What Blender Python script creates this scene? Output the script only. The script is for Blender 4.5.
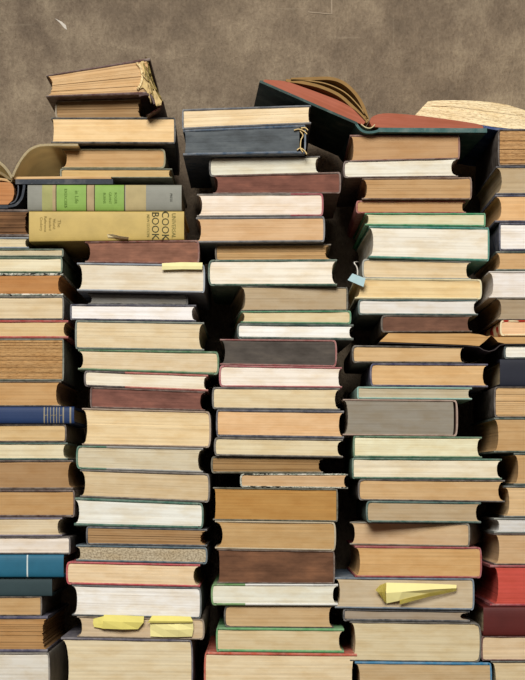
import bpy, bmesh, math, random
from mathutils import Vector

random.seed(7)
for o in list(bpy.data.objects):
    bpy.data.objects.remove(o)
sc = bpy.context.scene
COL = sc.collection

# ------------------------------------------------------------------ camera, world, light
S = 0.00115            # metres per photograph pixel on the plane of the book fronts
D = 1.90               # camera distance from that plane
HX, HY = 262.5, 480.0  # where the optical axis meets the photograph
FLOOR = 700.0          # floor level, in the same pixel rows

cam_d = bpy.data.cameras.new('camera')
cam = bpy.data.objects.new('camera', cam_d); COL.objects.link(cam)
cam_d.sensor_fit = 'VERTICAL'; cam_d.sensor_height = 36.0; cam_d.sensor_width = 36.0
cam_d.lens = 36.0 * (D / S) / 680.0
cam_d.shift_y = (HY - 340.0) / 680.0
cam.location = (0, -D, (FLOOR - HY) * S); cam.rotation_euler = (math.pi / 2, 0, 0)
cam_d.clip_start = 0.05
sc.camera = cam

w = bpy.data.worlds.new('room_light'); sc.world = w; w.use_nodes = True
w.node_tree.nodes['Background'].inputs[0].default_value = (1.0, 0.96, 0.9, 1)
w.node_tree.nodes['Background'].inputs[1].default_value = 0.065

def area(name, loc, target, sx, sy, power, color=(1, 1, 1)):
    l = bpy.data.lights.new(name, 'AREA'); l.shape = 'RECTANGLE'; l.size = sx; l.size_y = sy
    l.energy = power; l.color = color
    o = bpy.data.objects.new(name, l); COL.objects.link(o); o.location = loc
    o.rotation_euler = (Vector(target) - Vector(loc)).to_track_quat('-Z', 'Y').to_euler()
    return o
area('window_light', (-0.35, -2.45, 1.80), (0, 0.1, 0.42), 1.3, 1.1, 110, (1.0, 0.985, 0.945))

vs = sc.view_settings
vs.view_transform = 'Standard'; vs.look = 'None'; vs.exposure = 0.0; vs.gamma = 1.0
vs.use_curve_mapping = False

# ------------------------------------------------------------------ helpers
def lin(h):
    h = h.lstrip('#')
    out = []
    for i in (0, 2, 4):
        c = int(h[i:i + 2], 16) / 255
        out.append(c / 12.92 if c <= 0.04045 else ((c + 0.055) / 1.055) ** 2.4)
    return out
def mixc(a, b, t): return [a[i] * (1 - t) + b[i] * t for i in range(3)]
def c4(c): return (c[0], c[1], c[2], 1)

def PX(px, Y=0.0): return (px - HX) * S * (D + Y) / D
def PZ(py, Y=0.0): return (FLOOR - HY) * S + (HY - py) * S * (D + Y) / D

class NT:
    def __init__(s, name):
        s.m = bpy.data.materials.new(name); s.m.use_nodes = True
        s.t = s.m.node_tree; s.b = s.t.nodes['Principled BSDF']
        s.b.inputs['Specular IOR Level'].default_value = 0.25
    def n(s, typ, **kw):
        x = s.t.nodes.new(typ)
        for k, v in kw.items(): setattr(x, k, v)
        return x
    def l(s, a, b): s.t.links.new(a, b)
    def noise(s, vec, scale, detail=3, rough=0.6):
        x = s.n('ShaderNodeTexNoise'); x.inputs['Scale'].default_value = scale
        x.inputs['Detail'].default_value = detail; x.inputs['Roughness'].default_value = rough
        s.l(vec, x.inputs['Vector']); return x.outputs['Fac']
    def mapping(s, vec, scale, loc=(0, 0, 0)):
        x = s.n('ShaderNodeMapping'); x.inputs['Scale'].default_value = scale
        x.inputs['Location'].default_value = loc
        s.l(vec, x.inputs['Vector']); return x.outputs['Vector']
    def ramp(s, fac, stops):
        x = s.n('ShaderNodeValToRGB'); el = x.color_ramp.elements
        while len(el) < len(stops): el.new(0.5)
        for e, (p, c) in zip(el, stops): e.position = p; e.color = c4(c)
        s.l(fac, x.inputs['Fac']); return x.outputs['Color']
    def mix(s, fac, a, b, mode='MIX'):
        x = s.n('ShaderNodeMix', data_type='RGBA', blend_type=mode)
        if isinstance(fac, (int, float)): x.inputs[0].default_value = fac
        else: s.l(fac, x.inputs[0])
        for v, i in ((a, 6), (b, 7)):
            if hasattr(v, 'is_linked') or hasattr(v, 'node'): s.l(v, x.inputs[i])
            else: x.inputs[i].default_value = c4(v)
        return x.outputs[2]
    def bump(s, h, strength, dist):
        x = s.n('ShaderNodeBump'); x.inputs['Strength'].default_value = strength
        x.inputs['Distance'].default_value = dist
        s.l(h, x.inputs['Height']); s.l(x.outputs['Normal'], s.b.inputs['Normal'])

_mc = {}
def page_mat(hexc, kind='', seed=0):
    """edges of a block of leaves: fine lines along the leaves, blotches of age"""
    key = ('p', hexc, kind, seed % 5)
    if key in _mc: return _mc[key]
    t = NT('paper_edges'); c = lin(hexc); g = 0.3 * c[0] + 0.6 * c[1] + 0.1 * c[2]; c = mixc(c, [g, g, g], 0.16)
    uv = t.n('ShaderNodeUVMap').outputs[0]
    off = (seed % 5) * 3.7
    fine = t.noise(t.mapping(uv, (14, 2600, 1), (off, off, 0)), 1.0, 3, 0.7)
    wide = t.noise(t.mapping(uv, (5, 420, 1), (off, -off, 0)), 1.0, 2, 0.6)
    blot = t.noise(t.mapping(uv, (28, 70, 1), (-off, off, 0)), 1.0, 4, 0.6)
    a = 0.5 if kind in ('rough', 'old') else 0.20
    dark = mixc(c, [c[0] * .50, c[1] * .42, c[2] * .33], a)
    lite = mixc(c, [min(1, c[0] * 1.2), min(1, c[1] * 1.2), min(1, c[2] * 1.18)], 0.55)
    col = t.ramp(wide, [(0.30, dark), (0.50, c), (0.72, lite)])
    f2 = t.ramp(fine, [(0.33, [0.80, 0.77, 0.72]), (0.55, [1, 1, 1])])
    col = t.mix(0.7 if kind in ('rough', 'old') else 0.22, col, f2, 'MULTIPLY')
    b2 = t.ramp(blot, [(0.35, [0.88, 0.80, 0.68]), (0.58, [1, 1, 1])] if g > 0.16 else [(0.30, [0.5, 0.48, 0.46]), (0.5, [1, 1, 1]), (0.72, [1.7, 1.65, 1.55])])
    col = t.mix(0.75, col, b2, 'MULTIPLY')
    if kind == 'speck':
        sp = t.noise(t.mapping(uv, (420, 520, 1)), 1.0, 2, 0.75)
        col = t.mix(0.9, col, t.ramp(sp, [(0.36, [0.42, 0.38, 0.34]), (0.60, [1, 1, 1])]), 'MULTIPLY')
    if kind == 'rough':
        sp = t.noise(t.mapping(uv, (150, 1100, 1)), 1.0, 3, 0.8)
        col = t.mix(0.8, col, t.ramp(sp, [(0.36, [0.45, 0.33, 0.20]), (0.5, [1, 1, 1]), (0.68, [1.25, 1.22, 1.15])]), 'MULTIPLY')
    t.l(col, t.b.inputs['Base Color']); t.b.inputs['Roughness'].default_value = 0.85
    t.bump(fine, 0.25, 0.0003)
    _mc[key] = t.m; return t.m

def cover_mat(hexc, kind='', seed=0):
    key = ('c', hexc, kind, seed % 4)
    if key in _mc: return _mc[key]
    t = NT('cover_cloth'); c = lin(hexc)
    ob = t.n('ShaderNodeTexCoord').outputs['Object']
    off = (seed % 4) * 1.3
    n1 = t.noise(t.mapping(ob, (1, 1, 1), (off, 0, off)), 45, 4, 0.6)
    n2 = t.noise(t.mapping(ob, (1, 1, 1), (0, off, off)), 420, 3, 0.7)
    lite = mixc(c, [0.55, 0.5, 0.43], 0.20)
    dark = [x * 0.55 for x in c]
    col = t.ramp(n1, [(0.3, dark), (0.5, c), (0.78, lite)])
    wear_and_highlight = t.ramp(n2, [(0.60, [0, 0, 0]), (0.74, [1, 1, 1])])
    col = t.mix(t.mix(0.35, [0, 0, 0], wear_and_highlight), col, mixc(c, [0.6, 0.55, 0.45], 0.55))
    at = t.n('ShaderNodeAttribute', attribute_name='wear_and_highlight').outputs['Fac']  # edge mask: rubbed wear plus light-catching highlights painted into the colour
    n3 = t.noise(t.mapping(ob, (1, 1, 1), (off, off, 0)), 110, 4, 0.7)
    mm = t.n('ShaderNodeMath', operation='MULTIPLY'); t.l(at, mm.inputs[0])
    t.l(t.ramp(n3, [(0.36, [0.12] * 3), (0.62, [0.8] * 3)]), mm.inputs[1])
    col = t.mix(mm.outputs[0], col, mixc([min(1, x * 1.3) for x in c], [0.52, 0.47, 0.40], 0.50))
    if kind == 'marble':
        v = t.noise(t.mapping(ob, (1, 1, 2.2), (off, off, 0)), 130, 2, 0.5)
        col = t.ramp(v, [(0.40, lin('2b2f2a')), (0.47, lin('c9c4b4')), (0.54, lin('57685a')), (0.62, lin('d5cfc0'))])
    if kind == 'smooth':
        col = t.ramp(n1, [(0.3, [x * .86 for x in c]), (0.55, c), (0.8, [min(1, x * 1.08) for x in c])])
    if kind == 'spot':
        v = t.noise(t.mapping(ob, (1, 1, 1), (off, off, 0)), 60, 1, 0.5)
        col = t.ramp(v, [(0.54, c), (0.58, lin('a8301f'))])
    t.l(col, t.b.inputs['Base Color']); t.b.inputs['Roughness'].default_value = 0.55
    weave = t.noise(ob, 1500, 2, 0.6)
    t.bump(weave, 0.2, 0.0004)
    _mc[key] = t.m; return t.m

def plain_mat(name, hexc, rough=0.8, var=0.2, scale=60):
    key = ('q', hexc, name)
    if key in _mc: return _mc[key]
    t = NT(name); c = lin(hexc)
    ob = t.n('ShaderNodeTexCoord').outputs['Object']
    n = t.noise(ob, scale, 4, 0.6)
    col = t.ramp(n, [(0.3, [x * (1 - var) for x in c]), (0.6, c), (0.8, [min(1, x * (1 + var * .5)) for x in c])])
    t.l(col, t.b.inputs['Base Color']); t.b.inputs['Roughness'].default_value = rough
    _mc[key] = t.m; return t.m

def thin_paper(name, hexc, tr=0.55):
    m = plain_mat(name + '_leaf', hexc, 0.85, 0.14, 30)
    if not m.get('thin'):
        m['thin'] = 1; t = m.node_tree; b = t.nodes['Principled BSDF']
        src = b.inputs['Base Color'].links[0].from_socket
        tl = t.nodes.new('ShaderNodeBsdfTranslucent'); mx = t.nodes.new('ShaderNodeMixShader'); mx.inputs[0].default_value = tr
        t.links.new(src, tl.inputs['Color']); t.links.new(b.outputs[0], mx.inputs[1]); t.links.new(tl.outputs[0], mx.inputs[2])
        t.links.new(mx.outputs[0], t.nodes['Material Output'].inputs['Surface'])
    return m

def finish(name, bm, mats, parent, origin, smooth=False):
    bmesh.ops.recalc_face_normals(bm, faces=bm.faces[:])
    me = bpy.data.meshes.new(name); bm.to_mesh(me); bm.free()
    for m in (mats if isinstance(mats, (list, tuple)) else [mats]): me.materials.append(m)
    o = bpy.data.objects.new(name, me); COL.objects.link(o)
    if parent is not None: o.parent = parent
    if smooth:
        for p in me.polygons: p.use_smooth = True
    return o

def tag(o, label, cat, group=None, kind=None):
    o['label'] = label; o['category'] = cat
    if group: o['group'] = group
    if kind: o['kind'] = kind
    return o

def root(name, loc):
    e = bpy.data.objects.new(name, None); COL.objects.link(e); e.location = loc
    e.empty_display_size = 0.02
    return e

# ------------------------------------------------------------------ setting
def wall_material():
    t = NT('grey_brown_plaster')
    ob = t.n('ShaderNodeTexCoord').outputs['Object']
    big = t.noise(t.mapping(ob, (.8, 1, 1.1), (1, 0, 7)), 3.0, 6, 0.6)
    mid = t.noise(t.mapping(ob, (1, 1, .8), (3, 0, 1)), 22, 6, 0.7)
    fine = t.noise(t.mapping(ob, (1, 1, .55), (1, 0, 2)), 300, 4, 0.7)
    col = t.ramp(big, [(0.37, lin('584b3e')), (0.50, lin('7b6b58')), (0.63, lin('9b8a71'))])
    col = t.mix(0.6, col, t.ramp(mid, [(0.33, lin('5e5144')), (0.50, lin('7d6d5b')), (0.70, lin('a4937b'))]))
    col = t.mix(0.5, col, t.ramp(fine, [(0.32, [0.62, 0.58, 0.54]), (0.52, [1.0, 1.0, 1.0]), (0.70, [1.35, 1.34, 1.3])]), 'MULTIPLY')
    for rot, sc_, loc in ((0.5, (9, 1, 160), (2, 0, 3)), (-0.35, (120, 1, 9), (6, 0, 1))):
        mp = t.n('ShaderNodeMapping'); mp.inputs['Rotation'].default_value = (0, rot, 0); mp.inputs['Scale'].default_value = sc_; mp.inputs['Location'].default_value = loc
        t.l(ob, mp.inputs['Vector'])
        sn = t.noise(mp.outputs['Vector'], 1.0, 2, 0.5)
        mk = t.ramp(sn, [(0.68, [0, 0, 0]), (0.76, [0.13] * 3)])
        col = t.mix(mk, col, lin('b8a990'))
    t.l(col, t.b.inputs['Base Color']); t.b.inputs['Roughness'].default_value = 0.8
    mx = t.n('ShaderNodeMath', operation='MULTIPLY_ADD'); mx.inputs[1].default_value = 0.35
    t.l(fine, mx.inputs[0]); t.l(mid, mx.inputs[2])
    t.bump(mx.outputs[0], 0.9, 0.008)
    return t.m

WY = 0.25
def box_bm(bm, x0, x1, y0, y1, z0, z1):
    v = [bm.verts.new((x, y, z)) for z in (z0, z1) for x, y in ((x0, y0), (x1, y0), (x1, y1), (x0, y1))]
    for f in ((0, 3, 2, 1), (4, 5, 6, 7), (0, 1, 5, 4), (1, 2, 6, 5), (2, 3, 7, 6), (3, 0, 4, 7)):
        bm.faces.new([v[i] for i in f])
    return v
bm = bmesh.new(); box_bm(bm, -2.2, 2.2, WY, WY + 0.12, 0, 2.6)
wall = finish('wall_back', bm, wall_material(), None, None)
tag(wall, 'mottled grey-brown plaster wall behind the stacks of books', 'wall', kind='structure')
bm = bmesh.new(); box_bm(bm, -2.2, 2.2, -2.8, WY, -0.06, 0)
floor = finish('floor', bm, plain_mat('dark_floor', '4a3a2c', 0.6, 0.3, 9), None, None)
tag(floor, 'dark brown floor under the stacks of books', 'floor', kind='structure')
# a flake of bare plaster and scratched lines, high on the wall
def wall_patch(name, pts, mat, proud=0.0008):
    bm = bmesh.new()
    f = [bm.verts.new((PX(x, WY), WY + 0.001, PZ(y, WY))) for x, y in pts]
    g = [bm.verts.new((PX(x, WY), WY - proud, PZ(y, WY))) for x, y in pts]
    bm.faces.new(g); n = len(pts)
    for i in range(n): bm.faces.new((f[i], f[(i + 1) % n], g[(i + 1) % n], g[i]))
    return finish(name, bm, mat, wall, None)
pale = plain_mat('bare_plaster', 'c9c0b4', 0.9)
ridge = plain_mat('plaster_ridge', '9a8a76', 0.9)
wall_patch('plaster_ridge', [(308, 11.6), (331, 13.6), (331, 14.6), (308, 12.6)], ridge)
wall_patch('plaster_ridge', [(331, -6), (332.2, -6), (332.4, 14), (331, 14.6)], ridge)
wall_patch('plaster_flake', [(55, 18.5), (58, 20), (62, 22), (66, 25.5), (67, 30), (64, 28), (60, 23)], pale)

# ------------------------------------------------------------------ book builder
GAP = 0.16e-3
ORD = ['', 'top book', 'second', 'third', 'fourth', 'fifth', 'sixth', 'seventh', 'eighth', 'ninth', 'tenth', 'eleventh', 'twelfth',
       'thirteenth', 'fourteenth', 'fifteenth', 'sixteenth', 'seventeenth', 'eighteenth', 'nineteenth', 'twentieth',
       'twenty-first', 'twenty-second', 'twenty-third', 'twenty-fourth', 'twenty-fifth', 'twenty-sixth', 'twenty-seventh', 'twenty-eighth', 'twenty-ninth']

def line(x0, y0, x1, y1):
    """plane through two photograph points on the plane Y=0, as z = a + b*X"""
    X0, X1, Z0, Z1 = PX(x0), PX(x1), PZ(y0), PZ(y1)
    b = (Z1 - Z0) / (X1 - X0)
    return (Z0 - b * X0, b)

class Frame:
    """maps book coordinates (u across from the viewer's left, v depth, h height in 0..T) into the world"""
    def __init__(s, X0, W, Y0, yaw, bot, top, pivot):
        s.X0, s.W, s.Y0, s.bot, s.top = X0, W, Y0, bot, top
        s.c, s.sn = math.cos(yaw), math.sin(yaw); s.pu = W * pivot
        Xm = X0 + W / 2
        s.T = (top[0] + top[1] * Xm) - (bot[0] + bot[1] * Xm) - 2 * GAP
        s.org = Vector((Xm, Y0 + 0.1, bot[0] + bot[1] * Xm))
    def __call__(s, u, v, h):
        du = u - s.pu
        X = s.X0 + s.pu + du * s.c - v * s.sn
        Y = s.Y0 + du * s.sn + v * s.c
        zb = s.bot[0] + s.bot[1] * X + GAP; zt = s.top[0] + s.top[1] * X - GAP
        return Vector((X, Y, zb + (zt - zb) * h / s.T)) - s.org

def board(fr, u0, u1, v0, v1, h0, h1, name, mats, parent, cut=None, rng=random):
    """cover board with softened edges and slightly bumped corners; cut = u where a second colour begins"""
    bm = bmesh.new()
    us = [u0, u1] if cut is None else [u0, cut, u1]
    nu = 8
    uu = [u0 + (u1 - u0) * i / nu for i in range(nu + 1)]
    if cut is not None: uu = sorted(uu + [cut])
    e = min(0.0011, (h1 - h0) * 0.42)
    wl = bm.verts.layers.float.new('wear_and_highlight')
    prof = [(v0 + e, h0), (v0, h0 + e), (v0, h1 - e), (v0 + e, h1), (v1 - e, h1), (v1, h1 - e), (v1, h0 + e), (v1 - e, h0)]
    wob = [rng.uniform(-0.0003, 0.0003) for _ in uu]
    rings = []
    for i, u in enumerate(uu):
        k = 0.0006 if i in (0, len(uu) - 1) else 0
        rr = []
        for j, (v, h) in enumerate(prof):
            vt = bm.verts.new(fr(u, v + (wob[i] + k if v < (v0 + v1) / 2 else -k), h))
            vt[wl] = (1.0 if k else (0.85 if j in (0, 3) else 0.45)) if j < 4 else 0.0  # front bevels and ends lightened: worn edge with a painted highlight
            rr.append(vt)
        rings.append(rr)
    for i in range(len(uu) - 1):
        for j in range(8):
            f = bm.faces.new((rings[i][j], rings[i][(j + 1) % 8], rings[i + 1][(j + 1) % 8], rings[i + 1][j]))
            if cut is not None and (uu[i] + uu[i + 1]) / 2 > cut: f.material_index = 1
    bm.faces.new(rings[0]); f = bm.faces.new(rings[-1])
    if cut is not None: f.material_index = 1
    return finish(name, bm, mats, parent, None)

def spine_shell(fr, side, W, T, bulge, ts, v0, v1, mat, parent, ju):
    """rounded back of the binding joining both boards; ju = how far in it reaches along the boards"""
    bm = bmesh.new(); N = 12
    def prof(off):
        pts = []
        for i in range(N + 1):
            a = -math.pi / 2 + math.pi * i / N
            x = W - bulge + (bulge - off) * abs(math.cos(a)) ** 0.55
            h = T / 2 + (T / 2 - off) * math.copysign(abs(math.sin(a)) ** 0.75, math.sin(a))
            pts.append((x, h))
        return [(W - bulge - ju, pts[0][1])] + pts + [(W - bulge - ju, pts[-1][1])]
    po, pi_ = prof(0), prof(ts)
    ring = po + pi_[::-1]
    e = 0.0004
    vsn = [(v0, e * 0), (v1, 0)]
    rings = []
    wl = bm.verts.layers.float.new('wear_and_highlight')
    for iv, (v, _) in enumerate(vsn):
        rings.append([bm.verts.new(fr(u if side == 'R' else W - u, v, h)) for u, h in ring])
        if iv == 0:
            for j, vt in enumerate(rings[0]): vt[wl] = 0.9 if j < len(po) else 0.35  # front rim of the back: wear and painted edge highlight together
    n = len(ring); m = len(po)
    for j in range(n): bm.faces.new((rings[0][j], rings[0][(j + 1) % n], rings[1][(j + 1) % n], rings[1][j]))
    for r in rings:
        for j in range(m - 1): bm.faces.new((r[j], r[j + 1], r[n - 2 - j], r[n - 1 - j]))
    return finish('spine', bm, mat, parent, None)

def page_block(fr, side, W, T, uf, us, conc, bul, v0, v1, h0, h1, mat, parent, rng, rough=False, name='page_block'):
    """uf: fore-edge, us: back edge (distances from the fore-edge side of the book)"""
    bm = bmesh.new(); uvl = bm.loops.layers.uv.new('UVMap')
    H = h1 - h0
    n = max(9, min(26, int(H / 0.0014)))
    amp = 0.0007 if rough else 0.00013
    cuts = [0.0] + sorted(min(0.98, max(0.02, (k + rng.uniform(-.35, .35)) / n)) for k in range(1, n)) + [1.0]
    nf = 7
    wave = [rng.uniform(-0.0003, 0.0003) for _ in range(nf + 1)]
    rings, ws = [], []
    for k in range(n):
        dv = rng.uniform(-amp, amp); d1 = rng.uniform(-amp, amp); d2 = rng.uniform(-amp, amp) * 0.5
        for wv in (cuts[k], cuts[k + 1]):
            q = math.sqrt(max(0, 1 - (2 * wv - 1) ** 2))
            a = uf + conc * q + d1; yy = min(1, abs(h0 + H * wv - T / 2) / (T / 2 - 0.0012)); b = us - bul + bul * max(0.0, 1 - yy ** 2.667) ** 0.275 - abs(d2)
            ring = []
            for i in range(nf + 1):
                ring.append((a + (b - a) * i / nf, v0 + dv + wave[i]))
            ring += [(b, v1), (a, v1)]
            if side == 'L': ring = [(W - u, v) for u, v in ring]
            h = h0 + H * wv
            rings.append([(bm.verts.new(fr(u, v, h)), u, h, v) for u, v in ring]); ws.append(wv)
    def face(items):
        f = bm.faces.new([it[0] for it in items])
        for lp, it in zip(f.loops, items): lp[uvl].uv = (it[1] + it[3] * 0.9, it[2])
    m = len(rings[0])
    for k in range(len(rings) - 1):
        for j in range(m):
            face([rings[k][j], rings[k][(j + 1) % m], rings[k + 1][(j + 1) % m], rings[k + 1][j]])
    face(rings[0]); face(rings[-1])
    return finish(name, bm, mat, parent, None)

_seed = [0]
def book(x0, x1, bot, top, page, cover, look, sp='R', yaw=0.0, rec=0.0, depth=None, pk='', ck='', bt=2.6, bulge=None, conc=None,
         paper=False, cut=None, inset=1.6, nospine=False, stack='', rank=0, pb_in=0.0):
    _seed[0] += 1; sd = _seed[0]; rng = random.Random(sd * 13 + 5)
    Y0 = rec / 1000.0
    X0, X1 = PX(x0, Y0), PX(x1, Y0); W = X1 - X0
    fr = Frame(X0, W, Y0, math.radians(yaw), bot, top, 1.0 if yaw < 0 else 0.0)
    T = fr.T
    depth = depth or rng.uniform(0.185, 0.215)
    tb = min(bt * 0.98 * S, T * 0.2)
    if paper: tb = 0.0007
    bl = bulge * S if bulge is not None else min(0.24 * T, 0.0055)
    cc = conc * S if conc is not None else min(0.16 * T, 0.0040)
    e = root('paperback_book' if paper else 'hardback_book', fr.org)
    lab = f'{look}, {ORD[rank]} down in the {stack}' if rank > 1 else f'{look}, topmost in the {stack}'
    tag(e, lab, 'book', f'books in the {stack}')
    cm = cover_mat(cover, ck, sd); mats = [cm]
    sq = 0.0015 if not paper else 0.0003
    fe = inset * S if not paper else 0.0003
    c2 = None
    if cut:
        mats = [cm, cover_mat(cut[1], '', sd)]; c2 = cut[0] * W
    ue = W - bl - 0.0008 if not nospine else W
    for hh in ((0, tb), (T - tb, T)):
        a, b = (0, ue) if sp == 'R' else (W - ue, W)
        board(fr, a, b, 0, depth, hh[0], hh[1], 'cover_board', mats, e, c2, rng)
    ts = 0.0019 if not paper else 0.0006
    if not nospine:
        sm = cm
        if cut: sm = mats[1] if sp == 'R' else mats[0]
        spine_shell(fr, sp, W, T, bl, min(ts, T * .16), 0.0004, depth - 0.0004, sm, e, 0.0006)
    us = W - ts * .97 - pb_in * S if not nospine else W - fe
    page_block(fr, sp, W, T, fe, us, cc, max(0.0, bl - ts), sq, depth - sq, tb, T - tb,
               page_mat(page, pk, sd), e, rng, pk in ('rough', 'old'))
    return e, fr

def spine_book(x0, x1, bot, top, cover, page, label, group, rec=0.0, depth=0.15, bulge=0.004, ck='smooth'):
    """book lying flat with its back towards the viewer"""
    _seed[0] += 1; rng = random.Random(_seed[0])
    Y0 = rec / 1000; X0, X1 = PX(x0, Y0), PX(x1, Y0); W = X1 - X0
    fr = Frame(X0, W, Y0, 0, bot, top, 0); T = fr.T
    e = root('hardback_book', fr.org); tag(e, label, 'book', group)
    cm = cover_mat(cover, ck, _seed[0])
    tb = 0.0028
    for hh in ((0, tb), (T - tb, T)):
        board(fr, 0, W, bulge + 0.0006, depth, hh[0], hh[1], 'cover_board', cm, e, None, rng)
    N = 14
    def vprof(i, off=0.0):
        a = -math.pi / 2 + math.pi * i / N
        return bulge - (bulge + off) * abs(math.cos(a)) ** 0.6, T / 2 + (T / 2) * math.copysign(abs(math.sin(a)) ** 0.7, math.sin(a))
    def strip(u0, u1, off, name, mat, parent, i0=0, i1=N, nu=10):
        bm = bmesh.new()
        rows = []
        for k in range(nu + 1):
            u = u0 + (u1 - u0) * k / nu
            o_ = [bm.verts.new(fr(u, *vprof(i, off))) for i in range(i0, i1 + 1)]
            n_ = [bm.verts.new(fr(u, vprof(i, off)[0] + (0.0014 if off == 0 else off * 0.9), T / 2 + (vprof(i, off)[1] - T / 2) * (0.92 if off == 0 else .999))) for i in range(i0, i1 + 1)]
            rows.append((o_, n_))
        L = i1 - i0
        for k in range(nu):
            for j in range(L):
                bm.faces.new((rows[k][0][j], rows[k][0][j + 1], rows[k + 1][0][j + 1], rows[k + 1][0][j]))
                bm.faces.new((rows[k][1][j], rows[k + 1][1][j], rows[k + 1][1][j + 1], rows[k][1][j + 1]))
            for j in (0, L):
                bm.faces.new((rows[k][0][j], rows[k + 1][0][j], rows[k + 1][1][j], rows[k][1][j]))
        for r in (rows[0], rows[-1]):
            for j in range(L): bm.faces.new((r[0][j], r[0][j + 1], r[1][j + 1], r[1][j]))
        return finish(name, bm, mat, parent, None)
    sp = strip(0, W, 0, 'spine', cm, e)
    page_block(fr, 'R', W, T, 0.003, W - 0.003, 0, 0, bulge + 0.002, depth - 0.003, tb, T - tb, page_mat(page, '', 1), e, rng)
    return e, fr, sp, strip, W

def lettering(body, parent, fr_org, px, py, size, mat, Y, rot=-math.pi / 2, spacing=1.0, sx=1.0, name='lettering'):
    """flat printed text on an upright surface; rot turns it in the plane of the surface; px, py = its centre"""
    cu = bpy.data.curves.new('lettering', 'FONT'); cu.body = body; cu.size = size; cu.align_x = 'CENTER'; cu.align_y = 'CENTER'
    cu.space_character = spacing; cu.extrude = 0.00006; cu.resolution_u = 3
    tmp = bpy.data.objects.new('tmp', cu); COL.objects.link(tmp)
    dg = bpy.context.evaluated_depsgraph_get(); dg.update()
    me = bpy.data.meshes.new_from_object(tmp.evaluated_get(dg))
    bpy.data.objects.remove(tmp)
    X, Z = PX(px, Y), PZ(py, Y)
    c, s_ = math.cos(rot), math.sin(rot)
    for v in me.vertices:
        a, b, d = v.co.x * sx, v.co.y, v.co.z
        v.co = Vector((X + a * c - b * s_, Y - d, Z + a * s_ + b * c)) - fr_org
    me.materials.clear(); me.materials.append(mat)
    o = bpy.data.objects.new(name, me); COL.objects.link(o); o.parent = parent
    return o

# generic extruded shapes for the open books -------------------------------------------------
def extrude(name, pts, Y0, Y1, mat, parent, org, yaw=0.0, grain=None, rough=0.0, seed=1, nd=1):
    """closed outline (photograph points on the plane Y0) carried back to Y1; yaw shifts the back sideways.
    grain = two points giving the direction the leaves run, for the material's lines"""
    bm = bmesh.new(); uvl = bm.loops.layers.uv.new('UVMap'); rng = random.Random(seed)
    tn = math.tan(math.radians(yaw))
    g = Vector((1, 0))
    if grain: g = Vector((PX(grain[1][0]) - PX(grain[0][0]), PZ(grain[1][1]) - PZ(grain[0][1]))).normalized()
    q = Vector((-g.y, g.x))
    rings = []
    for k in range(nd + 1):
        Y = Y0 + (Y1 - Y0) * k / nd
        r = []
        for x, y in pts:
            X = PX(x, Y0) - (Y - Y0) * tn; Z = PZ(y, Y0)
            co = Vector((X, Y + (rng.uniform(-rough, rough) if k == 0 else 0), Z)) - org
            r.append((bm.verts.new(co), Vector((X, Z)), Y))
        rings.append(r)
    n = len(pts)
    def face(items):
        f = bm.faces.new([i[0] for i in items])
        for lp, it in zip(f.loops, items): lp[uvl].uv = (it[1].dot(g) + it[2], it[1].dot(q))
        return f
    fs = [face(rings[0]), face(rings[-1])]
    for k in range(nd):
        for i in range(n): face([rings[k][i], rings[k][(i + 1) % n], rings[k + 1][(i + 1) % n], rings[k + 1][i]])
    bmesh.ops.triangulate(bm, faces=fs)
    return finish(name, bm, mat, parent, None)

def smooth_path(pts, n=5):
    out = []
    P = [pts[0]] + list(pts) + [pts[-1]]
    for i in range(1, len(P) - 2):
        for k in range(n):
            t = k / n; r = []
            for a in (0, 1):
                p0, p1, p2, p3 = P[i - 1][a], P[i][a], P[i + 1][a], P[i + 2][a]
                r.append(0.5 * (2 * p1 + (p2 - p0) * t + (2 * p0 - 5 * p1 + 4 * p2 - p3) * t * t + (3 * p1 - p0 - 3 * p2 + p3) * t ** 3))
            out.append(tuple(r))
    out.append(tuple(pts[-1])); return out

def ribbon_outline(pts, th, th2=None):
    """closed outline of a strip of thickness th (pixels) centred on the path"""
    up, dn = [], []
    n = len(pts)
    for i, p in enumerate(pts):
        a = pts[max(0, i - 1)]; b = pts[min(n - 1, i + 1)]
        dx, dy = b[0] - a[0], b[1] - a[1]; L = math.hypot(dx, dy) or 1
        t = th if th2 is None else th + (th2 - th) * i / (n - 1)
        nx, ny = -dy / L * t / 2, dx / L * t / 2
        up.append((p[0] + nx, p[1] + ny)); dn.append((p[0] - nx, p[1] - ny))
    return up + dn[::-1]

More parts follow.
